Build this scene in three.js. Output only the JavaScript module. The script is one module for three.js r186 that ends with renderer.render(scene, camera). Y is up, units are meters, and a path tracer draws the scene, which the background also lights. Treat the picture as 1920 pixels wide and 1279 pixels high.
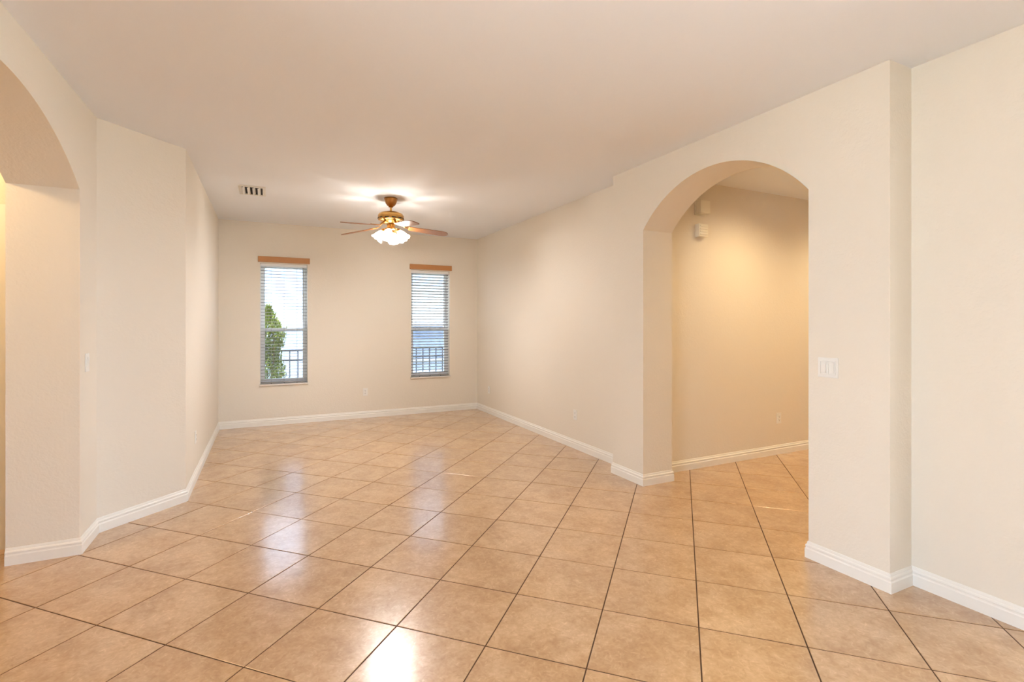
import * as THREE from 'three';
import { RoundedBoxGeometry } from 'three/addons/geometries/RoundedBoxGeometry.js';
import { mergeGeometries, toCreasedNormals } from 'three/addons/utils/BufferGeometryUtils.js';
import { RectAreaLightUniformsLib } from 'three/addons/lights/RectAreaLightUniformsLib.js';

/* ---------- camera, sky, exposure ---------- */
// Room axes: x to the right, y up, d (= -z) into the picture along the long walls.
const scene = new THREE.Scene();
RectAreaLightUniformsLib.init();
const EYE = 1.4173, H = 2.8023, FOCAL = 938.3;
const camera = new THREE.PerspectiveCamera(2 * Math.atan(639.5 / FOCAL) * 180 / Math.PI, 1920 / 1279, 0.05, 200);
camera.position.set(0, EYE, 0);
camera.rotation.set(0, -0.4539, 0);
camera.setViewOffset(1920, 1279, 1.84, 33.7, 1920, 1279);
scene.background = new THREE.Color().setRGB(0.83, 1.0, 1.24);
scene.backgroundIntensity = 6.0;
const sun = new THREE.DirectionalLight(new THREE.Color().setRGB(1, 0.97, 0.93), 22);   // high sun behind the house: lights patios, shrub and the neighbour's wall
sun.name = 'sun'; sun.position.set(0, 26, 4); sun.target.position.set(0, 0, -2); sun.castShadow = true;
Object.assign(sun.shadow.camera, { left: -22, right: 22, top: 22, bottom: -22, near: 1, far: 80 }); sun.shadow.mapSize.set(4096, 4096);
scene.add(sun, sun.target);
const renderer = new THREE.WebGLRenderer({ antialias: true });
renderer.toneMapping = THREE.LinearToneMapping;
renderer.toneMappingExposure = 1.62;
renderer.shadowMap.enabled = true;
renderer.shadowMap.type = THREE.PCFSoftShadowMap;

/* ---------- helpers ---------- */
function rng(seed) { return () => { seed |= 0; seed = seed + 0x6D2B79F5 | 0; let t = Math.imul(seed ^ seed >>> 15, 1 | seed); t = t + Math.imul(t ^ t >>> 7, 61 | t) ^ t; return ((t ^ t >>> 14) >>> 0) / 4294967296; }; }
const R0 = rng(7);
const taken = {};
function numbered(n) { const k = taken[n] = (taken[n] ?? -1) + 1; return k ? n + '_' + String(k).padStart(3, '0') : n; }
const srgb = (r, g, b) => new THREE.Color().setRGB(r / 255, g / 255, b / 255, THREE.SRGBColorSpace);
function meta(o, label, category, extra = {}) { Object.assign(o.userData, { label, category }, extra); return o; }
function struct(name, geo, m, label, category) {
  const o = new THREE.Mesh(geo, m); o.name = name; meta(o, label, category, { kind: 'structure' }); scene.add(o); return o;
}
function structGroup(name, label, category) { const o = new THREE.Group(); o.name = name; meta(o, label, category, { kind: 'structure' }); scene.add(o); return o; }
function thing(name, label, category, pos = [0, 0, 0], turn = 0, group) {
  const o = new THREE.Group(); o.name = numbered(name); o.position.set(pos[0], pos[1], -pos[2]); o.rotation.y = turn;
  meta(o, label, category, group ? { group } : {}); scene.add(o); return o;
}
function part(parent, name, geo, m, pos) { const o = new THREE.Mesh(geo, m); o.name = name; if (pos) o.position.set(...pos); parent.add(o); return o; }
// box between room coordinates, uv in metres
function box(x0, x1, y0, y1, d0, d1) {
  const w = x1 - x0, h = y1 - y0, t = d1 - d0, g = new THREE.BoxGeometry(w, h, t), uv = g.attributes.uv;
  const dims = [[t, h], [t, h], [w, t], [w, t], [w, h], [w, h]];
  for (let i = 0; i < 24; i++) { const [a, b] = dims[i >> 2]; uv.setXY(i, uv.getX(i) * a, uv.getY(i) * b); }
  return g.translate((x0 + x1) / 2, (y0 + y1) / 2, -(d0 + d1) / 2);
}
function rbox(w, h, t, r = 0.003, seg = 2) { return new RoundedBoxGeometry(w, h, t, seg, r); }
function poly(pts) { const s = new THREE.Shape(); pts.forEach(([a, b], i) => i ? s.lineTo(a, b) : s.moveTo(a, b)); s.closePath(); return s; }
const flat = (g) => g.index ? g.toNonIndexed() : g;
const merge = (list) => mergeGeometries(list.map((g) => { const q = flat(g); for (const k of Object.keys(q.attributes)) if (!['position', 'normal', 'uv'].includes(k)) q.deleteAttribute(k); return q; }));
// wall parallel to d: outline in (d, y), between x0 and x1
function wallAlongD(shape, x0, x1) { return toCreasedNormals(new THREE.ExtrudeGeometry(shape, { depth: x1 - x0, bevelEnabled: false, curveSegments: 64 }).rotateY(Math.PI / 2).translate(x0, 0, 0), 0.35); }
// wall parallel to x: outline in (x, y), between d0 and d1
function wallAlongX(shape, d0, d1) { return new THREE.ExtrudeGeometry(shape, { depth: d1 - d0, bevelEnabled: false }).translate(0, 0, -d1); }
// upright prism over an outline in (x, d)
function prism(pts, y0, y1) { return new THREE.ExtrudeGeometry(poly(pts.map(([x, d]) => [x, d])), { depth: y1 - y0, bevelEnabled: false }).rotateX(-Math.PI / 2).translate(0, y0, 0); }

/* ---------- textures ---------- */
function noiseField(n, cell, seed) {           // tileable value noise, n x n pixels
  const r = rng(seed), c = Math.round(n / cell), lat = Float32Array.from({ length: c * c }, () => r()), out = new Float32Array(n * n);
  for (let y = 0; y < n; y++) for (let x = 0; x < n; x++) {
    const fx = x / n * c, fy = y / n * c, ix = Math.floor(fx), iy = Math.floor(fy);
    let u = fx - ix, v = fy - iy; u = u * u * (3 - 2 * u); v = v * v * (3 - 2 * v);
    const at = (a, b) => lat[((b + c) % c) * c + (a + c) % c];
    out[y * n + x] = (at(ix, iy) * (1 - u) + at(ix + 1, iy) * u) * (1 - v) + (at(ix, iy + 1) * (1 - u) + at(ix + 1, iy + 1) * u) * v;
  }
  return out;
}
function fbm(n, cells, weights, seed) {
  const out = new Float32Array(n * n); let total = 0;
  cells.forEach((c, i) => { const f = noiseField(n, c, seed + i * 17); total += weights[i]; for (let k = 0; k < out.length; k++) out[k] += f[k] * weights[i]; });
  for (let k = 0; k < out.length; k++) out[k] /= total;
  return out;
}
function tex(n, paint, color) {
  const data = new Uint8Array(n * n * 4);
  for (let k = 0; k < n * n; k++) { const c = paint(k); for (let j = 0; j < 3; j++) data[k * 4 + j] = Math.max(0, Math.min(255, c[j])); data[k * 4 + 3] = 255; }
  const t = new THREE.DataTexture(data, n, n); t.wrapS = t.wrapT = THREE.RepeatWrapping; t.magFilter = THREE.LinearFilter; t.minFilter = THREE.LinearMipmapLinearFilter; t.generateMipmaps = true;
  if (color) t.colorSpace = THREE.SRGBColorSpace; t.needsUpdate = true; return t;
}
// ceramic tile: beige-tan body with cloudy mottling and small pale flecks
const TN = 1024, TEX_M = 1.6;
const cloud = fbm(TN, [128, 64, 32, 16], [1, 1, 0.8, 0.5], 11), fine = fbm(TN, [16, 8, 4], [0.7, 1, 0.7], 31), tone = fbm(TN, [256, 64], [1, 0.6], 51), fleck = new Float32Array(TN * TN);
{
  const r = rng(5);
  for (let k = 0; k < 5200; k++) {
    const a = (r() - 0.5) * 1.3 + (r() < 0.5 ? 0 : Math.PI / 2), len = 7 + r() * 18, wid = 1.3 + r() * 2.4, x0 = r() * TN, y0 = r() * TN, s = (r() < 0.62 ? 1 : -0.8) * (0.25 + 0.75 * r()), bend = (r() - 0.5) * 0.06;
    for (let t = -len / 2; t < len / 2; t += 0.7) {
      const px = x0 + Math.cos(a + bend * t) * t, py = y0 + Math.sin(a + bend * t) * t, w = wid * (1 - Math.abs(2 * t / len));
      for (let oy = -2; oy <= 2; oy++) for (let ox = -2; ox <= 2; ox++) {
        const q = Math.max(0, 1 - Math.hypot(ox, oy) / (w + 0.6)), i = ((Math.round(py + oy) % TN + TN) % TN) * TN + (Math.round(px + ox) % TN + TN) % TN;
        fleck[i] = s > 0 ? Math.max(fleck[i], q * s) : Math.min(fleck[i], q * s);
      }
    }
  }
}
const tileMap = tex(TN, (k) => {
  const m = (cloud[k] - 0.5) * 1.05 + (fine[k] - 0.5) * 0.6 + fleck[k] * 0.34, w = (tone[k] - 0.5) * 10;
  return [201 + m * 44 + w * 0.3, 161 + m * 50 - w * 0.2, 117 + m * 54 - w];
}, true);
const wallBump = tex(512, (() => { const f = fbm(512, [16, 8, 4], [1, 1, 0.5], 71); return (k) => { const v = 60 + f[k] * 150; return [v, v, v]; }; })());
wallBump.repeat.set(1 / 0.55, 1 / 0.55);
const woodMap = tex(512, (() => {
  const g = new Float32Array(512 * 512), r = rng(3), rows = Float32Array.from({ length: 512 }, () => r()), warp = fbm(512, [128, 64], [1, 0.5], 91), f = fbm(512, [8, 4], [1, 1], 93);
  for (let y = 0; y < 512; y++) for (let x = 0; x < 512; x++) { const yy = (y + warp[y * 512 + x] * 60) % 512, i = Math.floor(yy), t = yy - i; g[y * 512 + x] = (rows[i] * (1 - t) + rows[(i + 1) % 512] * t) * 0.6 + f[y * 512 + x] * 0.4; }
  return (k) => { const v = (g[k] - 0.5) * 60; return [196 + v, 138 + v * 0.9, 84 + v * 0.7]; };
})(), true);

/* ---------- materials ---------- */
const std = (color, roughness, more = {}) => new THREE.MeshStandardMaterial({ color, roughness, ...more });
const phys = (o) => new THREE.MeshPhysicalMaterial(o);
const M = {
  wall: std(srgb(239, 230, 215), 0.75, { bumpMap: wallBump, bumpScale: 0.002 }),
  ceiling: std(srgb(244, 245, 248), 0.9, { bumpMap: wallBump, bumpScale: 0.0008 }),
  trim: std(srgb(248, 244, 236), 0.38),
  tile: phys({ color: 0xffffff, map: tileMap, roughness: 0.28, ior: 1.65, clearcoat: 1, clearcoatRoughness: 0.155 }),
  grout: std(srgb(90, 62, 40), 0.9),
  plastic: std(srgb(243, 240, 233), 0.35),
  plasticDark: std(srgb(70, 64, 58), 0.5),
  almond: std(srgb(248, 242, 226), 0.4),
  vinyl: std(srgb(244, 244, 242), 0.4),
  marble: std(srgb(236, 228, 220), 0.25),
  tinted: phys({ color: srgb(240, 243, 246), roughness: 0, transmission: 1, thickness: 0, ior: 1.45 }),
  glass: phys({ color: 0xffffff, roughness: 0, transmission: 1, thickness: 0, ior: 1.45 }),
  screen: std(srgb(70, 76, 84), 0.8, { transparent: true, opacity: 0.34, side: THREE.DoubleSide }),
  slat: std(srgb(150, 146, 142), 0.5),
  cord: std(srgb(150, 146, 140), 0.8),
  valance: std(0xffffff, 0.45, { map: woodMap.clone() }),
  brass: std(srgb(196, 152, 88), 0.26, { metalness: 1 }),
  brassDark: std(srgb(176, 124, 68), 0.3, { metalness: 1 }),
  blade: std(0xffffff, 0.35, { map: woodMap.clone() }),
  dark: std(srgb(40, 34, 28), 0.8),
  shade: phys({ color: srgb(253, 250, 245), roughness: 0.75, transmission: 0.72, thickness: 0, side: THREE.DoubleSide }),
  bulb: std(0xffffff, 0.5, { emissive: srgb(255, 236, 200), emissiveIntensity: 4 }),
  canGlow: std(0xffffff, 0.5, { emissive: srgb(255, 214, 150), emissiveIntensity: 3 }),
  metalWhite: std(srgb(232, 226, 214), 0.4),
  iron: std(srgb(38, 40, 44), 0.5),
  stucco: std(srgb(148, 158, 174), 0.9),
  roof: std(srgb(120, 108, 100), 0.9),
  fascia: std(srgb(132, 134, 138), 0.7),
  paneFar: std(srgb(112, 124, 146), 0.15),
  blindFar: std(srgb(214, 218, 224), 0.7),
  gravel: std(srgb(134, 136, 124), 0.95),
  concrete: std(srgb(220, 219, 214), 0.9),
  leaf: std(srgb(104, 116, 24), 0.6, { side: THREE.DoubleSide }),
  bark: std(srgb(96, 74, 52), 0.9),
  door: std(srgb(244, 236, 220), 0.4),
  steel: std(srgb(120, 108, 90), 0.35, { metalness: 1 }),
};
M.valance.map.repeat.set(2.2, 4); M.blade.color.set(srgb(190, 176, 168)); M.blade.map.repeat.set(1.6, 3);

/* ---------- plan (metres): x, d ---------- */
const xA = -1.0322, xAb = -1.373, dJ = 3.9232, dA = 4.2585, dL = 4.7109, xL = -0.5798, dF = 7.6915, xR = 3.1302;
const xP = 2.9433, xPb = 3.2715, dP0 = 3.832, dP1 = 3.4094, dQ0 = 1.9304, dQ = 1.4913, xQ = 3.1498, dH = 3.6003;
const dJ0 = 1.937, dN = 1.49, xW = -4.5, dB = -5.0, xE = 6.8, dS = 0.9, dK = 4.22;
const OUT = 0.2;

/* floor: slab with grout, one mesh per tile */
const floor = structGroup('floor', 'glossy beige ceramic tile floor laid on the diagonal', 'floor');
part(floor, 'grout_bed', box(xW - OUT, xE + OUT, -0.3, -0.0022, dB - OUT, dF + 0.1), M.grout);
{
  const T = 0.446, gap = 0.006, s = (T - gap) / 2, ang = Math.PI / 4 - 0.0038, gx = 0.2311, gd = 2.0215;
  const ring = (pts, inset) => { // inset a convex outline
    const n = pts.length, o = [];
    for (let i = 0; i < n; i++) {
      const p = pts[(i + n - 1) % n], q = pts[i], r = pts[(i + 1) % n], nrm = (a, b) => { const l = Math.hypot(b[0] - a[0], b[1] - a[1]); return [-(b[1] - a[1]) / l, (b[0] - a[0]) / l]; };
      const a = nrm(p, q), b = nrm(q, r), k = 1 + a[0] * b[0] + a[1] * b[1];
      o.push([q[0] + (a[0] + b[0]) / k * inset, q[1] + (a[1] + b[1]) / k * inset]);
    }
    return o;
  };
  // local outline counter-clockwise seen in (a, b) with b = -z; returns a bevelled slab with its top at y = 0
  function slab(pts, ou, ov) {
    const top = ring(pts, 0.0016), pos = [], uv = [];
    const put = (p, y) => { pos.push(p[0], y, -p[1]); uv.push(p[0] / TEX_M + ou, p[1] / TEX_M + ov); };
    const n = pts.length;
    for (let i = 1; i < n - 1; i++) { put(top[0], 0); put(top[i], 0); put(top[i + 1], 0); }
    const band = (A, ya, B, yb) => { for (let i = 0; i < n; i++) { const j = (i + 1) % n; put(A[i], ya); put(B[i], yb); put(B[j], yb); put(A[i], ya); put(B[j], yb); put(A[j], ya); } };
    band(top, 0, pts, -0.0009); band(pts, -0.0009, pts, -0.006);
    const g = new THREE.BufferGeometry(); g.setAttribute('position', new THREE.Float32BufferAttribute(pos, 3)); g.setAttribute('uv', new THREE.Float32BufferAttribute(uv, 2)); g.computeVertexNormals(); return g;
  }
  const square = [[-s, -s], [s, -s], [s, s], [-s, s]], variants = [];
  for (let k = 0; k < 20; k++) variants.push(slab(square, R0(), R0()));
  const eye = { c: Math.cos(0.4539), s: Math.sin(0.4539) }, rest = [], near = [];
  const dirI = [Math.cos(ang), -Math.sin(ang)], dirJ = [Math.sin(ang), Math.cos(ang)];   // (x, d)
  const inside = (x, d) => d < dF + 0.05 && d > dB && x > xW && x < xE && !(x < xL - 0.1 && d > dK + 0.1 && x - xA < d - dA - 0.35) && !(x > xR + 0.1 && d > dH + 0.1) && !(x > xPb && d < dS);
  for (let i = -30; i < 30; i++) for (let j = -30; j < 30; j++) {
    const a = i + 0.5, b = j + 0.5, x = gx + T * (a * dirI[0] + b * dirJ[0]), d = gd + T * (a * dirI[1] + b * dirJ[1]);
    const corners = square.map(([p, q]) => [x + p * dirI[0] + q * dirJ[0], d + p * dirI[1] + q * dirJ[1]]);
    if (!corners.some(([cx, cd]) => inside(cx, cd))) continue;
    const seen = corners.some(([cx, cd]) => { const X = cx * eye.c - cd * eye.s, Z = cx * eye.s + cd * eye.c; if (Z < 1.4) return false; const u = 958 + FOCAL * X / Z, v = 606 + FOCAL * EYE / Z; return u > -60 && u < 1980 && v < 1340; })
      && (x > xAb - 0.8) && (x < 6.2) && !(x > xPb + 0.3 && d < dQ0) && !(x < xA && d < 2.6);
    let cut = null;
    if (corners.some((c) => c[1] > dF + 0.02)) {         // trim at the far wall, in local axes
      const clip = []; for (let k = 0; k < 4; k++) { const A = corners[k], B = corners[(k + 1) % 4], lim = dF + 0.02, la = square[k], lb = square[(k + 1) % 4]; if (A[1] <= lim) clip.push(la); if ((A[1] - lim) * (B[1] - lim) < 0) { const t = (lim - A[1]) / (B[1] - A[1]); clip.push([la[0] + (lb[0] - la[0]) * t, la[1] + (lb[1] - la[1]) * t]); } }
      if (clip.length < 3) continue; cut = slab(clip, R0(), R0());
    }
    (seen ? near : rest).push({ x, d, g: cut ?? variants[Math.floor(R0() * 20)], quarter: cut ? 0 : Math.floor(R0() * 4), lift: (R0() - 0.5) * 0.0005, tip: [(R0() - 0.5) * 0.0028, (R0() - 0.5) * 0.0028] });
  }
  const turnOf = (t) => -ang + t.quarter * Math.PI / 2;   // local a -> dirI (x, d): rotation about y by +angle of (x,-z)
  near.sort((p, q) => Math.hypot(p.x, p.d) - Math.hypot(q.x, q.d));
  const place = (t) => new THREE.Matrix4().compose(new THREE.Vector3(t.x, t.lift, -t.d), new THREE.Quaternion().setFromEuler(new THREE.Euler(t.tip[0], turnOf(t), t.tip[1], 'YXZ')), new THREE.Vector3(1, 1, 1));
  near.slice(0, 300).forEach((t, k) => { const o = new THREE.Mesh(t.g, M.tile); o.name = k ? 'tile_' + String(k).padStart(3, '0') : 'tile'; o.applyMatrix4(place(t)); floor.add(o); });
  const far = part(floor, 'tile_field', merge([...near.slice(300), ...rest].map((t) => t.g.clone().applyMatrix4(place(t)))), M.tile); far.userData.kind = 'stuff';
  console.log('tiles', near.length, rest.length);
}
struct('ceiling', box(xW - OUT, xE + OUT, H, H + 0.2, dB - OUT, dF + OUT), M.ceiling, 'flat off-white ceiling running through the rooms', 'ceiling');

/* walls */
function archOutline(d0, d1, o0, o1, spring, apex) {
  const half = (o1 - o0) / 2, c = (o0 + o1) / 2, rise = apex - spring, r = (half * half + rise * rise) / (2 * rise), cy = apex - r, a = Math.asin(half / r);
  const s = new THREE.Shape(); s.moveTo(d0, 0); s.lineTo(o0, 0); s.lineTo(o0, spring);
  for (let k = 1; k < 48; k++) { const t = -a + 2 * a * k / 48; s.lineTo(c + r * Math.sin(t), cy + r * Math.cos(t)); }
  s.lineTo(o1, spring); s.lineTo(o1, 0); s.lineTo(d1, 0); s.lineTo(d1, H); s.lineTo(d0, H); s.closePath(); return s;
}
const WIN = [[-0.082, 0.522], [2.022, 2.65]], WY0 = 0.555, WY1 = 2.245;
{
  const s = poly([[xL - OUT, 0], [xR + OUT, 0], [xR + OUT, H], [xL - OUT, H]]);
  for (const [a, b] of WIN) { const h = new THREE.Path(); h.moveTo(a, WY0); h.lineTo(a, WY1); h.lineTo(b, WY1); h.lineTo(b, WY0); h.closePath(); s.holes.push(h); }
  struct('wall_far', wallAlongX(s, dF, dF + OUT), M.wall, 'peach cream far wall with two tall windows', 'wall');
}
struct('wall_left', box(xL - 0.15, xL, 0, H, dL, dF), M.wall, 'peach cream side wall left of the far windows', 'wall');
struct('wall_left_angled', prism([[xA, dA], [xL, dL], [xL - 0.06, dL + 0.14], [xA - 0.17, dA + 0.14], [xA - 0.17, dA]], 0, H), M.wall, 'short peach wall set at an angle beside the left arch', 'wall');
struct('wall_left_arch', wallAlongD(archOutline(dN, dA, dJ0, dJ, 2.237, 2.553), xAb, xA), M.wall, 'thick peach wall with the arched opening at the left edge', 'wall');
struct('wall_right', box(xR, xPb, 0, H, dP0, dF), M.wall, 'long peach cream wall right of the far windows', 'wall');
struct('wall_right_arch', wallAlongD(archOutline(dQ, dP0, dQ0, dP1, 2.225, 2.578), xP, xPb), M.wall, 'thick peach wall with the wide arch to the hall', 'wall');
struct('wall_right_near', (() => {
  const s = poly([[dB, 0], [dQ, 0], [dQ, H], [dB, H]]), h = new THREE.Path(); h.moveTo(-4.8, 0); h.lineTo(-4.8, 2.45); h.lineTo(0.74, 2.45); h.lineTo(0.74, 0); h.closePath(); s.holes.push(h); return wallAlongD(s, xQ, xPb);
})(), M.wall, 'peach wall nearest the viewer at the right edge', 'wall');
struct('wall_hall_back', box(xPb, xE, 0, H, dH, dH + 0.15), M.wall, 'hall wall seen through the right arch', 'wall');
struct('wall_hall_side', box(xE, xE + OUT, 0, H, dS - 0.15, dH + 0.15), M.wall, 'end wall of the hall', 'wall');
struct('wall_hall_near', box(xPb, xE, 0, H, dS - 0.15, dS), M.wall, 'near wall of the hall', 'wall');
struct('wall_rear', box(xW - OUT, xPb, 0, H, dB - OUT, dB), M.wall, 'rear wall behind the viewer', 'wall');
struct('wall_rear_left', (() => {
  const s = poly([[dB - OUT, 0], [-2.3, 0], [-2.3, 2.45], [1.25, 2.45], [1.25, 0], [dK + 0.15, 0], [dK + 0.15, H], [dB - OUT, H]]); return wallAlongD(s, xW - OUT, xW);
})(), M.wall, 'outer wall on the left with the sliding glass doors', 'wall');
struct('wall_side_room_near', box(xW, xAb, 0, H, dN, dN + 0.13), M.wall, 'near wall of the room beyond the left arch', 'wall');
struct('wall_side_room_back', (() => { const s = poly([[xW, 0], [-2.36, 0], [-2.36, 2.1], [-1.52, 2.1], [-1.52, 0], [xAb + 0.1, 0], [xAb + 0.1, H], [xW, H]]); return wallAlongX(s, dK, dK + 0.13); })(), M.wall, 'back wall of the room beyond the left arch', 'wall');

/* baseboards: one mesh per wall, mitred */
{
  const P = [[0, 0], [0.015, 0], [0.015, 0.056], [0.0105, 0.062], [0.0105, 0.069], [0.013, 0.073], [0.0115, 0.08], [0.006, 0.085], [0.006, 0.093], [0.0035, 0.099], [0, 0.1]];
  function run(path, names) {
    const n = path.length, dir = path.slice(1).map((p, i) => { const l = Math.hypot(p[0] - path[i][0], p[1] - path[i][1]); return [(p[0] - path[i][0]) / l, (p[1] - path[i][1]) / l]; });
    const nor = dir.map(([a, b]) => [b, -a]);
    const mit = path.map((p, i) => { const a = nor[Math.max(0, i - 1)], b = nor[Math.min(n - 2, i)], k = 1 + a[0] * b[0] + a[1] * b[1]; return [(a[0] + b[0]) / k, (a[1] + b[1]) / k]; });
    for (let i = 0; i < n - 1; i++) {
      if (!names[i]) continue;
      const pos = [], pt = (e, [o, y]) => [path[e][0] + mit[e][0] * o, y, -(path[e][1] + mit[e][1] * o)];
      for (let k = 0; k < P.length - 1; k++) { const a = pt(i, P[k]), b = pt(i + 1, P[k]), c = pt(i + 1, P[k + 1]), d = pt(i, P[k + 1]); pos.push(...a, ...b, ...c, ...a, ...c, ...d); }
      for (const e of [i, i + 1]) for (let k = 1; k < P.length - 1; k++) { const t = [pt(e, P[0]), pt(e, P[k]), pt(e, P[k + 1])]; if (e === i) t.reverse(); pos.push(...t.flat()); }
      const g = new THREE.BufferGeometry(); g.setAttribute('position', new THREE.Float32BufferAttribute(pos, 3));
      g.setAttribute('uv', new THREE.Float32BufferAttribute(new Float32Array(pos.length / 3 * 2), 2)); g.computeVertexNormals();
      struct('baseboard_' + names[i][0], toCreasedNormals(g, 0.5), M.trim, names[i][1], 'baseboard');
    }
  }
  run([[xAb, dJ], [xA, dJ], [xA, dA], [xL, dL], [xL, dF], [xR, dF], [xR, dP0], [xP, dP0], [xP, dP1], [xPb, dP1], [xPb, dH], [xE, dH]], [
    ['left_jamb', 'white baseboard inside the left arch jamb'], ['left_arch', 'short white baseboard between left arch and angled wall'], ['left_angled', 'white baseboard along the short angled wall'],
    ['left', 'white baseboard along the left side wall'], ['far', 'white baseboard under the two far windows'], ['right', 'white baseboard along the long right wall'], ['pier_back', 'white baseboard return behind the arch pier'],
    ['pier', 'white baseboard on the front of the arch pier'], ['right_jamb', 'white baseboard inside the far jamb of the right arch'], ['hall_return', 'short white baseboard behind the arch pier in the hall'], ['hall', 'white baseboard along the hall wall']]);
  run([[xPb, dS], [xPb, dQ0], [xP, dQ0], [xP, dQ], [xQ, dQ], [xQ, dB]], [
    ['hall_side', 'white baseboard on the hall side of the near wall'], ['near_jamb', 'white baseboard inside the near jamb of the right arch'], ['near_pier', 'white baseboard under the double light switch'], ['near_return', 'short white baseboard on the wall return beside the switch wall'], ['near', 'white baseboard along the wall at the right edge']]);
  run([[xA, dN], [xA, dJ0], [xAb, dJ0]].reverse().map((p) => p).reverse(), [['left_near', 'white baseboard on the near side of the left arch'], ['left_near_jamb', 'white baseboard inside the near jamb of the left arch']].map((v) => null));
}

/* ---------- windows with frame, sashes, panes, insect screen and sill ---------- */
WIN.forEach(([a, b], k) => {
  const w = structGroup('window_' + (k + 1), k ? 'white single-hung window on the right of the far wall' : 'white single-hung window on the left of the far wall', 'window');
  const D0 = dF + 0.105, D1 = dF + 0.165, t = 0.03, mid = 1.315;
  part(w, 'frame', merge([box(a, a + t, WY0 + 0.015, WY1, D0, D1), box(b - t, b, WY0 + 0.015, WY1, D0, D1), box(a + t, b - t, WY1 - t, WY1, D0, D1), box(a + t, b - t, WY0 + 0.015, WY0 + 0.015 + t, D0, D1)]), M.vinyl);
  const sash = (name, y0, y1, d0) => {
    const g = 0.028, o = part(w, name, merge([box(a + t, a + t + g, y0, y1, d0, d0 + 0.024), box(b - t - g, b - t, y0, y1, d0, d0 + 0.024), box(a + t + g, b - t - g, y1 - g, y1, d0, d0 + 0.024), box(a + t + g, b - t - g, y0, y0 + 0.034, d0, d0 + 0.024)]), M.vinyl);
    part(o, 'pane', box(a + t + g, b - t - g, y0 + 0.034, y1 - g, d0 + 0.011, d0 + 0.0125), M.tinted);
    return o;
  };
  sash('upper_sash', mid - 0.012, WY1 - t, D0 + 0.032);
  const lo = sash('lower_sash', WY0 + 0.015 + t, mid + 0.024, D0 + 0.004);
  part(lo, 'sash_lock', rbox(0.05, 0.014, 0.018, 0.004), M.vinyl, [(a + b) / 2, mid + 0.03, -(D0 + 0.002)]);
  part(w, 'insect_screen', new THREE.PlaneGeometry(b - a - 2 * t, mid - WY0 - 0.04).translate((a + b) / 2, (mid + WY0 + 0.03) / 2, -(D1 - 0.004)), M.screen);
  part(w, 'sill', rbox(b - a + 0.03, 0.02, 0.135, 0.004).translate((a + b) / 2, WY0 + 0.006, -(dF + 0.043)), M.marble);
});

/* blinds */
WIN.forEach(([a, b], k) => {
  const c = (a + b) / 2, wid = b - a - 0.012, tilt = k ? -0.28 : -0.04, dS0 = dF + 0.052;
  const o = thing('window_blind', k ? 'slatted blind with tan wooden valance on right far window' : 'slatted blind with tan wooden valance on left far window beside shrub', 'blind', [c, WY0, dF], 0, 'blinds on the far windows');
  const at = (x, y, d) => [x - c, y - WY0, dF - d];
  const vw = b - a + 0.055, val = part(o, 'valance', merge([rbox(vw, 0.078, 0.014, 0.004).translate(0, 0, 0.022), rbox(0.014, 0.078, 0.016, 0.003).translate(-vw / 2 + 0.007, 0, 0.0085), rbox(0.014, 0.078, 0.016, 0.003).translate(vw / 2 - 0.007, 0, 0.0085)]), M.valance, at(c + 0.002, 2.297, dF));
  part(o, 'head_rail', rbox(wid, 0.04, 0.05, 0.003), M.vinyl, at(c, WY1 - 0.021, dS0));
  // gently crowned slat
  const s = new THREE.Shape(), W = 0.05, th = 0.0026; s.moveTo(-W / 2, 0); s.quadraticCurveTo(0, 0.005, W / 2, 0); s.lineTo(W / 2, th); s.quadraticCurveTo(0, 0.005 + th, -W / 2, th); s.closePath();
  const slatGeo = new THREE.ExtrudeGeometry(s, { depth: wid, bevelEnabled: false, curveSegments: 3 }).rotateY(Math.PI / 2).translate(-wid / 2, 0, 0);
  const pitch = 0.0445, y0 = WY0 + 0.075, n = Math.floor((WY1 - 0.055 - y0) / pitch);
  for (let i = 0; i <= n; i++) { const m = part(o, i ? 'slat_' + String(i).padStart(3, '0') : 'slat', slatGeo, M.slat, at(c, y0 + i * pitch, dS0)); m.rotation.x = tilt + (R0() - 0.5) * 0.03; }
  const rail = part(o, 'bottom_rail', rbox(wid, 0.016, 0.05, 0.004), M.slat, at(c, WY0 + 0.034, dS0));
  for (const f of [-0.28, 0, 0.28]) {
    part(o, 'ladder_cord', merge([-0.026, 0.026].map((z) => new THREE.CylinderGeometry(0.0012, 0.0012, WY1 - WY0 - 0.09, 5).translate(0, 0, z))), M.cord, at(c + f * wid, (WY0 + 0.045 + WY1 - 0.045) / 2, dS0));
    part(rail, 'cord_button', new THREE.CylinderGeometry(0.006, 0.006, 0.008, 10), M.plasticDark, [f * wid, -0.011, 0.02]);
  }
  part(o, 'tilt_wand', new THREE.CylinderGeometry(0.004, 0.004, 0.75, 8), M.cord, at(b - 0.06, WY1 - 0.42, dS0 - 0.04));
  part(o, 'lift_cord', new THREE.CylinderGeometry(0.0018, 0.0018, 0.95, 6), M.cord, at(a + 0.07, WY1 - 0.52, dS0 - 0.036));
});

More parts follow.
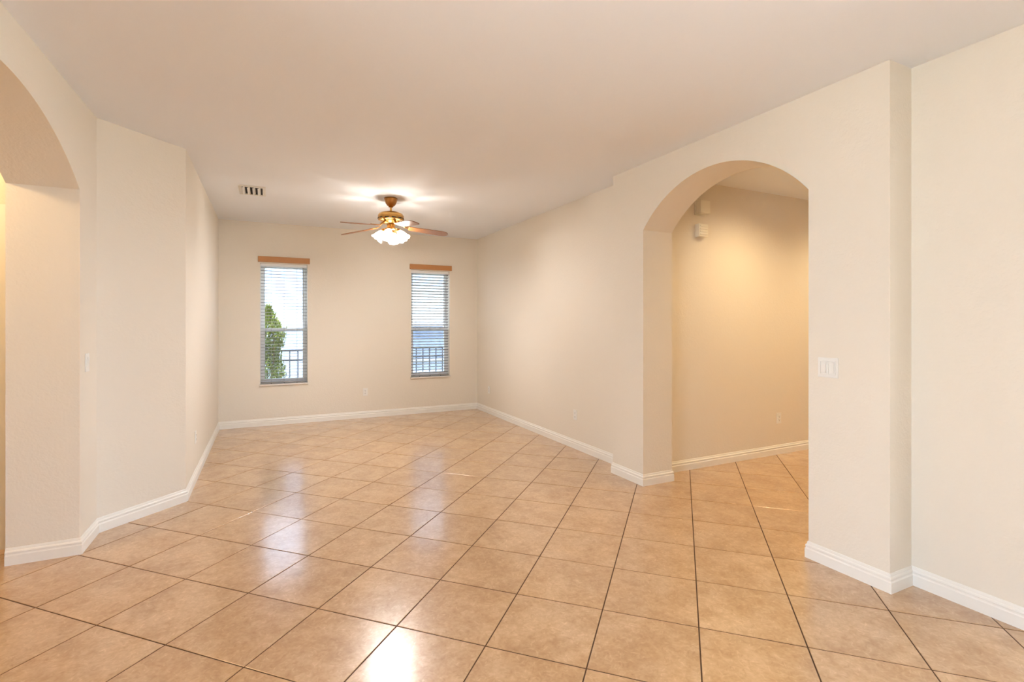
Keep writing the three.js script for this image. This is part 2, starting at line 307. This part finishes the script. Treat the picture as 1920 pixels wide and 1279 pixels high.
/* ---------- ceiling fan with light kit ---------- */
{
  const fx = 1.238, fd = 5.58;
  const f = thing('ceiling_fan', 'five-blade brass ceiling fan with wooden blades and lit glass shades', 'ceiling fan', [fx, H, fd]);
  const lathe = (pts, seg = 48) => new THREE.LatheGeometry(pts.map(([r, y]) => new THREE.Vector2(r, y)), seg);
  const Y = (v) => v - H;
  part(f, 'canopy', lathe([[0.001, Y(2.702)], [0.024, Y(2.702)], [0.027, Y(2.712)], [0.042, Y(2.722)], [0.056, Y(2.742)], [0.065, Y(2.766)], [0.069, Y(2.786)], [0.074, Y(2.79)], [0.074, Y(2.8015)], [0.001, Y(2.8015)]]), M.brassDark);
  part(f, 'downrod', lathe([[0.001, Y(2.64)], [0.0125, Y(2.64)], [0.0125, Y(2.71)], [0.001, Y(2.71)]], 24), M.brass);
  const motor = part(f, 'motor_housing', lathe([[0.001, Y(2.655)], [0.03, Y(2.655)], [0.045, Y(2.648)], [0.07, Y(2.646)], [0.105, Y(2.64)], [0.13, Y(2.626)], [0.141, Y(2.606)], [0.142, Y(2.566)], [0.136, Y(2.556)], [0.12, Y(2.548)], [0.09, Y(2.546)], [0.088, Y(2.52)], [0.06, Y(2.512)], [0.001, Y(2.512)]].reverse()), M.brass);
  for (let k = 0; k < 12; k++) { const a = k / 12 * Math.PI * 2, v = part(motor, 'vent_slot', rbox(0.045, 0.012, 0.004, 0.0018), M.dark, [Math.sin(a) * 0.1405, Y(2.572), Math.cos(a) * 0.1405]); v.rotation.y = a; }
  part(f, 'switch_housing', lathe([[0.001, Y(2.452)], [0.03, Y(2.452)], [0.05, Y(2.458)], [0.056, Y(2.468)], [0.043, Y(2.477)], [0.042, Y(2.51)], [0.048, Y(2.515)], [0.001, Y(2.515)]]), M.brass);
  // blades
  const sh = new THREE.Shape(); sh.moveTo(0.2, -0.05); sh.lineTo(0.56, -0.066); sh.quadraticCurveTo(0.638, -0.064, 0.64, 0); sh.quadraticCurveTo(0.638, 0.064, 0.56, 0.066); sh.lineTo(0.2, 0.05); sh.quadraticCurveTo(0.185, 0, 0.2, -0.05);
  const bladeGeo = new THREE.ExtrudeGeometry(sh, { depth: 0.005, bevelEnabled: true, bevelThickness: 0.001, bevelSize: 0.001, bevelSegments: 1, curveSegments: 10 }).rotateX(-Math.PI / 2);
  const arm = new THREE.Shape(); arm.moveTo(0.07, -0.018); arm.lineTo(0.15, -0.012); arm.quadraticCurveTo(0.2, -0.05, 0.255, -0.036); arm.lineTo(0.27, 0); arm.lineTo(0.255, 0.036); arm.quadraticCurveTo(0.2, 0.05, 0.15, 0.012); arm.lineTo(0.07, 0.018); arm.closePath();
  const armGeo = new THREE.ExtrudeGeometry(arm, { depth: 0.004, bevelEnabled: false, curveSegments: 8 }).rotateX(-Math.PI / 2);
  { const p = armGeo.attributes.position; for (let i = 0; i < p.count; i++) { const t = THREE.MathUtils.clamp((0.15 - p.getX(i)) / 0.08, 0, 1); p.setY(i, p.getY(i) + t * 0.055); } armGeo.computeVertexNormals(); }
  for (let k = 0; k < 5; k++) {
    const beta = 0.4539 + k * Math.PI * 2 / 5;
    const hold = part(f, 'blade', bladeGeo, M.blade, [0, Y(2.433), 0]);
    hold.rotation.order = 'YZX'; hold.rotation.y = Math.PI / 2 - beta; hold.rotation.x = -0.2; hold.rotation.z = -0.1; hold.position.y += 0.062;
    part(hold, 'blade_iron', armGeo, M.brass, [0, 0.007, 0]);
  }
  // light kit
  const tulip = [[0.022, 0], [0.026, -0.006], [0.034, -0.02], [0.05, -0.05], [0.058, -0.08], [0.06, -0.1], [0.066, -0.118], [0.078, -0.13], [0.0765, -0.1315], [0.0635, -0.118], [0.0575, -0.1], [0.0555, -0.08], [0.0475, -0.05], [0.0315, -0.02], [0.0235, -0.006]];
  const shadeGeo = new THREE.LatheGeometry(tulip.map(([r, y]) => new THREE.Vector2(r, y)), 40);
  { const p = shadeGeo.attributes.position; for (let i = 0; i < p.count; i++) { const x = p.getX(i), y = p.getY(i), z = p.getZ(i), a = Math.atan2(z, x), s = THREE.MathUtils.clamp((-y - 0.07) / 0.06, 0, 1), m = 1 + 0.05 * s * Math.cos(a * 8); p.setXYZ(i, x * m, y + 0.006 * s * Math.cos(a * 8), z * m); } shadeGeo.scale(0.88, 0.92, 0.88); shadeGeo.computeVertexNormals(); }
  const bulbGeo = new THREE.LatheGeometry([[0.001, 0], [0.012, 0], [0.013, -0.02], [0.024, -0.045], [0.027, -0.062], [0.02, -0.08], [0.001, -0.087]].map(([r, y]) => new THREE.Vector2(r, y)), 20);
  const capGeo = lathe([[0.001, 0.024], [0.014, 0.022], [0.024, 0.012], [0.026, -0.004], [0.022, -0.006], [0.001, -0.006]].reverse(), 24);
  const kit = f;
  for (let k = 0; k < 4; k++) {
    const beta = 0.4539 + Math.PI + k * Math.PI / 2, dir = new THREE.Vector3(Math.sin(beta), 0, -Math.cos(beta));
    const curve = new THREE.CatmullRomCurve3([[0.03, 2.462], [0.058, 2.468], [0.08, 2.458], [0.085, 2.445]].map(([r, y]) => dir.clone().multiplyScalar(r).setY(Y(y))));
    part(kit, 'lamp_arm', new THREE.TubeGeometry(curve, 14, 0.007, 8), M.brass);
    const q = new THREE.Quaternion().setFromUnitVectors(new THREE.Vector3(0, -1, 0), dir.clone().multiplyScalar(Math.sin(0.68)).setY(-Math.cos(0.68)).normalize());
    const at = dir.clone().multiplyScalar(0.086).setY(Y(2.44));
    const cap = part(kit, 'lamp_socket', capGeo, M.brass, at.toArray()); cap.quaternion.copy(q);
    const shade = part(kit, 'lamp_shade', shadeGeo, M.shade, at.toArray()); shade.quaternion.copy(q); shade.userData.label = 'lit frosted glass tulip shade';
    const bulb = part(shade, 'bulb', bulbGeo, M.bulb, [0, -0.004, 0]);
    const l = new THREE.PointLight(srgb(250, 249, 250), 2.8); l.name = 'fan_lamp'; l.position.copy(at).add(new THREE.Vector3(0, -0.06, 0).applyQuaternion(q)); l.castShadow = true; l.shadow.radius = 1.3; kit.add(l);
  }
  const chain = new THREE.CylinderGeometry(0.0012, 0.0012, 0.09, 6);
  part(f, 'pull_chain', merge([chain.clone().translate(0.045, Y(2.41), 0.012), new THREE.SphereGeometry(0.006, 10, 8).translate(0.045, Y(2.362), 0.012)]), M.brass);
}

/* ---------- ceiling vent ---------- */
{
  const v = thing('ceiling_vent', 'small cream louvred air vent in the ceiling left of the fan', 'vent', [-0.135, H, 5.868]);
  const w = 0.25, l = 0.38, r = 0.03;
  part(v, 'backing', box(-w / 2 + r, w / 2 - r, -0.004, -0.0005, -l / 2 + r, l / 2 - r), M.dark);
  part(v, 'frame', merge([rbox(w, 0.012, r, 0.003).translate(0, -0.006, -l / 2 + r / 2), rbox(w, 0.012, r, 0.003).translate(0, -0.006, l / 2 - r / 2), rbox(r, 0.012, l - 2 * r, 0.003).translate(-w / 2 + r / 2, -0.006, 0), rbox(r, 0.012, l - 2 * r, 0.003).translate(w / 2 - r / 2, -0.006, 0)]), M.metalWhite);
  const n = 4, span = w - 2 * r;
  for (let k = 0; k < n; k++) {
    const s = new THREE.Shape(); s.moveTo(0, 0); s.quadraticCurveTo(0.016, 0.002, 0.028, 0.018); s.lineTo(0.0262, 0.019); s.quadraticCurveTo(0.015, 0.004, 0, 0.002); s.closePath();
    const g = new THREE.ExtrudeGeometry(s, { depth: l - 2 * r, bevelEnabled: false, curveSegments: 6 }).translate(0, -0.02, -(l - 2 * r) / 2);
    part(v, 'louver', g, M.metalWhite, [-span / 2 + 0.002 + k * span / n, 0, 0]);
  }
}

/* ---------- hall: two chime boxes, recessed lamps ---------- */
{
  const a = thing('door_chime', 'plain cream chime box high on hall wall, upper of the two', 'chime', [3.818, 2.545, dH]);
  part(a, 'back_plate', rbox(0.15, 0.15, 0.012, 0.003), M.almond, [0, 0, 0.006]);
  part(a, 'cover', rbox(0.128, 0.125, 0.062, 0.006), M.almond, [0, 0, 0.043]);
  const b = thing('door_chime', 'cream louvred chime box high on hall wall, below the plain one', 'chime', [3.812, 2.318, dH]);
  part(b, 'cover', rbox(0.12, 0.125, 0.055, 0.006), M.almond, [0, 0, 0.0275]);
  for (let k = 0; k < 4; k++) part(b, 'grille_bar', rbox(0.1, 0.012, 0.01, 0.003), M.almond, [0, 0.04 - k * 0.026, 0.058]);
}
function recessed(x, d, label, color, I, group) {
  const o = thing('recessed_light', label, 'ceiling light', [x, H, d], 0, group);
  part(o, 'trim_ring', new THREE.LatheGeometry([[0.07, -0.001], [0.098, -0.001], [0.098, -0.005], [0.09, -0.01], [0.075, -0.012], [0.07, -0.008], [0.07, -0.001]].map(([r, y]) => new THREE.Vector2(r, y)), 40), M.metalWhite);
  part(o, 'lamp_lens', new THREE.CylinderGeometry(0.07, 0.07, 0.004, 32), M.canGlow, [0, -0.004, 0]);
  const l = new THREE.SpotLight(color, I, 0, 1.35, 1); l.name = 'recessed_lamp'; l.position.set(0, -0.02, 0); l.target.position.set(0, -1, 0); l.castShadow = true; l.shadow.radius = 3; o.add(l, l.target);
}
recessed(4.3, 2.78, 'round recessed ceiling light in the hall near the chimes', srgb(255, 226, 176), 5.8);
recessed(6.0, 2.85, 'round recessed ceiling light further along the hall', srgb(255, 226, 176), 5.8);
{
  const o = thing('flush_light', 'round flush ceiling light in the room beyond the left arch', 'ceiling light', [-2.1, H, 3.5]);
  part(o, 'base_ring', new THREE.CylinderGeometry(0.17, 0.17, 0.02, 40), M.brass, [0, -0.01, 0]);
  part(o, 'lamp_bowl', new THREE.LatheGeometry([[0.16, -0.02], [0.15, -0.05], [0.11, -0.085], [0.06, -0.102], [0.001, -0.107]].map(([r, y]) => new THREE.Vector2(r, y)), 40), M.canGlow);
  const l = new THREE.PointLight(srgb(255, 218, 165), 2.4); l.name = 'flush_lamp'; l.position.set(0, -0.06, 0); l.castShadow = true; l.shadow.radius = 4; o.add(l);
}

/* ---------- outlets and switches ---------- */
function outlet(label, x, y, d, turn) {
  const o = thing('wall_outlet', label, 'outlet', [x, y, d], turn, 'wall outlets');
  part(o, 'cover_plate', rbox(0.07, 0.114, 0.006, 0.0025), M.plastic, [0, 0, 0.003]);
  for (const s of [1, -1]) {
    const f = part(o, 'socket', rbox(0.034, 0.028, 0.006, 0.0025), M.plastic, [0, s * 0.0195, 0.0055]);
    part(f, 'slots', merge([rbox(0.0025, 0.009, 0.001, 0.0003).translate(-0.0065, 0.003, 0.0031), rbox(0.0025, 0.008, 0.001, 0.0003).translate(0.0065, 0.003, 0.0031), new THREE.CylinderGeometry(0.0028, 0.0028, 0.001, 10).rotateX(Math.PI / 2).translate(0, -0.007, 0.0031)]), M.plasticDark);
  }
  part(o, 'screw', new THREE.CylinderGeometry(0.003, 0.003, 0.001, 10).rotateX(Math.PI / 2), M.metalWhite, [0, 0, 0.0063]);
}
const WEST = Math.PI / 2, EAST = -Math.PI / 2;          // plates facing +x, -x
outlet('white outlet low on the far wall between the two windows', 1.325, 0.386, dF, 0);
outlet('white outlet low on the right wall near the far corner', xR, 0.37, 7.2, EAST);
outlet('white outlet low on the right wall near the arch pier', xR, 0.381, 4.757, EAST);
outlet('white outlet low on the left side wall', xL, 0.389, 5.296, WEST);
outlet('white outlet low on the hall wall seen through the arch', 4.982, 0.388, dH, 0);
{
  const o = thing('light_switch', 'white double rocker light switch beside the right arch', 'light switch', [xP, 1.157, 1.812], EAST);
  part(o, 'cover_plate', rbox(0.116, 0.116, 0.006, 0.0025), M.plastic, [0, 0, 0.003]);
  for (const s of [-1, 1]) { part(o, 'rocker_frame', merge([rbox(0.044, 0.005, 0.004, 0.001).translate(0, 0.0375, 0), rbox(0.044, 0.005, 0.004, 0.001).translate(0, -0.0375, 0), rbox(0.005, 0.07, 0.004, 0.001).translate(0.0195, 0, 0), rbox(0.005, 0.07, 0.004, 0.001).translate(-0.0195, 0, 0)]), M.plastic, [s * 0.0235, 0, 0.0075]); const k = part(o, 'rocker', rbox(0.029, 0.062, 0.007, 0.002), M.plastic, [s * 0.0235, 0, 0.0072]); k.rotation.x = s * 0.08; }
  const q = thing('light_switch', 'white single light switch on the narrow wall beside left arch', 'light switch', [xA, 1.166, 4.05], WEST);
  part(q, 'cover_plate', rbox(0.07, 0.116, 0.006, 0.0025), M.plastic, [0, 0, 0.003]);
  const k = part(q, 'rocker', rbox(0.032, 0.066, 0.008, 0.002), M.plastic, [0, 0, 0.007]); k.rotation.x = 0.07;
}

/* ---------- door beyond the left arch ---------- */
{
  const o = structGroup('door_1', 'white panel door with casing in the room beyond the left arch', 'door');
  const a = -2.36, b = -1.52;
  part(o, 'casing', merge([box(a - 0.06, a + 0.01, 0, 2.16, dK - 0.014, dK), box(b - 0.01, b + 0.06, 0, 2.16, dK - 0.014, dK), box(a - 0.06, b + 0.06, 2.09, 2.16, dK - 0.015, dK)]), M.trim);
  const s = part(o, 'door_slab', box(a + 0.01, b - 0.01, 0.01, 2.09, dK + 0.03, dK + 0.07), M.door);
  for (const [y0, y1] of [[0.15, 0.85], [1.0, 1.6], [1.7, 1.98]]) for (const [x0, x1] of [[a + 0.1, a + 0.38], [a + 0.46, a + 0.74]]) part(s, 'panel', rbox(x1 - x0, y1 - y0, 0.012, 0.004).translate((x0 + x1) / 2, (y0 + y1) / 2, -(dK + 0.027)), M.door);
  part(s, 'handle', merge([new THREE.CylinderGeometry(0.026, 0.026, 0.01, 20).rotateX(Math.PI / 2).translate(b - 0.07, 1.0, -(dK + 0.026)), rbox(0.11, 0.018, 0.014, 0.006).translate(b - 0.115, 1.0, -(dK - 0.015)), new THREE.CylinderGeometry(0.009, 0.009, 0.05, 12).rotateX(Math.PI / 2).translate(b - 0.07, 1.0, -(dK + 0.006))]), M.steel);
}
/* glazing of the room behind the viewer */
function glazing(name, label, x, d0, d1, y0, y1, n) {
  const o = structGroup(name, label, name.startsWith('door') ? 'glass door' : 'window'), t = 0.05, g = 0.06;
  part(o, 'frame', merge([box(x, x + g, y0, y0 + t, d0, d1), box(x, x + g, y1 - t, y1, d0, d1), box(x, x + g, y0 + t, y1 - t, d0, d0 + t), box(x, x + g, y0 + t, y1 - t, d1 - t, d1)]), M.vinyl);
  const step = (d1 - d0 - 2 * t) / n;
  for (let k = 0; k < n; k++) {
    const a = d0 + t + k * step, b = a + step;
    const s = part(o, 'sash', merge([box(x + 0.01, x + 0.045, y0 + t, y1 - t, a, a + 0.04), box(x + 0.01, x + 0.045, y0 + t, y1 - t, b - 0.04, b), box(x + 0.01, x + 0.045, y0 + t, y0 + t + 0.05, a + 0.04, b - 0.04), box(x + 0.01, x + 0.045, y1 - t - 0.04, y1 - t, a + 0.04, b - 0.04)]), M.vinyl);
    part(s, 'pane', box(x + 0.026, x + 0.028, y0 + t + 0.05, y1 - t - 0.04, a + 0.04, b - 0.04), M.glass);
  }
}
glazing('door_2', 'white sliding glass doors behind the viewer on the left', xW - 0.15, -2.3, 1.25, 0, 2.45, 4);
glazing('door_3', 'white sliding glass doors behind the viewer on the right', xQ + 0.03, -4.8, 0.74, 0, 2.45, 4);

/* ---------- outdoors ---------- */
struct('ground', box(-40, 40, -0.5, -0.35, -40, 45), M.gravel, 'pale ground outside the windows', 'ground');
struct('patio_left', box(-12, xW - OUT, -0.35, -0.1, -9, 4), M.concrete, 'pale concrete patio outside the left glass doors', 'patio');
struct('patio_right', box(xPb, 11, -0.35, -0.1, -9, dS - 0.3), M.concrete, 'pale concrete patio outside the right glass doors', 'patio');
{
  const o = thing('metal_fence', 'black metal picket fence outside the far windows', 'fence', [0, -0.35, 10.1]);
  const x0 = -2, x1 = 6.2, top = 1.28;
  for (const [y, h] of [[top - 0.02, 0.035], [top - 0.2, 0.03], [0.12, 0.03]]) part(o, 'rail', box(x0, x1, y - h / 2, y + h / 2, -0.014, 0.014), M.iron);
  const pg = box(-0.009, 0.009, 0.06, top - 0.02, -0.009, 0.009), post = rbox(0.055, top + 0.06, 0.055, 0.004).translate(0, (top + 0.06) / 2, 0);
  for (let k = 0, x = x0; x <= x1 + 0.001; k++, x += 0.14) { const isPost = k % 14 === 12 || k === 0; part(o, isPost ? 'post' : 'picket', isPost ? post : pg, M.iron, [x, 0, 0]); }
}
{
  const o = thing('garden_shrub', 'leafy green shrub outside the left far window', 'shrub', [0.02, -0.35, 9.0]);
  const r = rng(99), base = new THREE.Shape(); base.moveTo(0, 0); base.quadraticCurveTo(0.011, 0.02, 0, 0.062); base.quadraticCurveTo(-0.011, 0.02, 0, 0);
  const leafG = flat(new THREE.ShapeGeometry(base, 3)), list = [], stems = [];
  { const p = leafG.attributes.position; for (let i = 0; i < p.count; i++) p.setZ(i, Math.abs(p.getX(i)) * 0.5 - p.getY(i) * p.getY(i) * 2); }
  const m = new THREE.Matrix4(), q = new THREE.Quaternion(), e = new THREE.Euler();
  for (let k = 0; k < 6500; k++) {
    const y = 0.12 + 1.88 * Math.pow(r(), 0.8), half = 0.23 * Math.sqrt(Math.max(0.02, 1 - Math.pow(Math.abs(y - 1.05) / 0.97, 2.6))) + 0.05 * Math.sin(y * 9), a = r() * 6.283, rad = half * Math.pow(r(), 0.4) * (0.85 + 0.3 * r());
    e.set(r() * 2.4 - 0.6, r() * 6.283, r() * 1.2 - 0.6); q.setFromEuler(e); const s = 1.0 + r() * 0.8;
    m.compose(new THREE.Vector3(Math.cos(a) * rad, y, Math.sin(a) * rad), q, new THREE.Vector3(s, s, s)); list.push(leafG.clone().applyMatrix4(m));
  }
  const fol = part(o, 'foliage', mergeGeometries(list), M.leaf); fol.geometry.computeVertexNormals(); fol.userData.kind = 'stuff';
  for (let k = 0; k < 6; k++) { const a = k * 1.05, c = new THREE.CatmullRomCurve3([[0.02 * Math.cos(a), 0, 0.02 * Math.sin(a)], [0.08 * Math.cos(a), 0.6, 0.08 * Math.sin(a)], [0.16 * Math.cos(a), 1.3, 0.16 * Math.sin(a)], [0.14 * Math.cos(a), 1.75, 0.14 * Math.sin(a)]].map((p) => new THREE.Vector3(...p))); part(o, 'stem', new THREE.TubeGeometry(c, 10, 0.011, 6), M.bark); }
}
{
  const D = 13.2, o = thing('neighbor_house', 'pale blue-grey neighbouring house beyond the fence', 'house', [3, -0.35, D]);
  const wx0 = 3.05, wx1 = 4.78, wy0 = 0.72, wy1 = 2.62;      // its window, local y from the ground, x in room axes
  const s = poly([[-9, 0], [9, 0], [9, 3.4], [-9, 3.4]]), h = new THREE.Path(); h.moveTo(wx0 - 3, wy0); h.lineTo(wx0 - 3, wy1); h.lineTo(wx1 - 3, wy1); h.lineTo(wx1 - 3, wy0); h.closePath(); s.holes.push(h);
  part(o, 'wall', wallAlongX(s, 0, 0.2), M.stucco);
  const w = part(o, 'window_frame', merge([box(wx0 - 3.09, wx1 - 2.91, wy1, wy1 + 0.14, -0.05, 0.03), box(wx1 - 3, wx1 - 2.94, wy0, wy1, -0.03, 0.12), box(wx0 - 3.06, wx0 - 3, wy0, wy1, -0.03, 0.12), box(wx0 - 3, wx1 - 3, wy0, wy0 + 0.06, -0.05, 0.12), box(wx0 - 3, wx1 - 3, 1.68, 1.74, 0.02, 0.12)]), M.fascia);
  part(w, 'upper_pane', box(wx0 - 3, wx1 - 3, 1.74, wy1, 0.1, 0.13), M.blindFar);
  part(w, 'lower_pane', box(wx0 - 3, wx1 - 3, wy0 + 0.06, 1.68, 0.1, 0.13), M.paneFar);
  part(o, 'roof', new THREE.ExtrudeGeometry(poly([[-0.12, 3.3], [-0.12, 3.42], [4, 5.3], [8.5, 3.42], [8.5, 3.3]]), { depth: 18.6, bevelEnabled: false }).rotateY(Math.PI / 2).translate(-9.3, 0, 0), M.roof);
}

scene.traverse((o) => { if (o.isMesh) { o.castShadow = true; o.receiveShadow = true; } });
renderer.render(scene, camera);
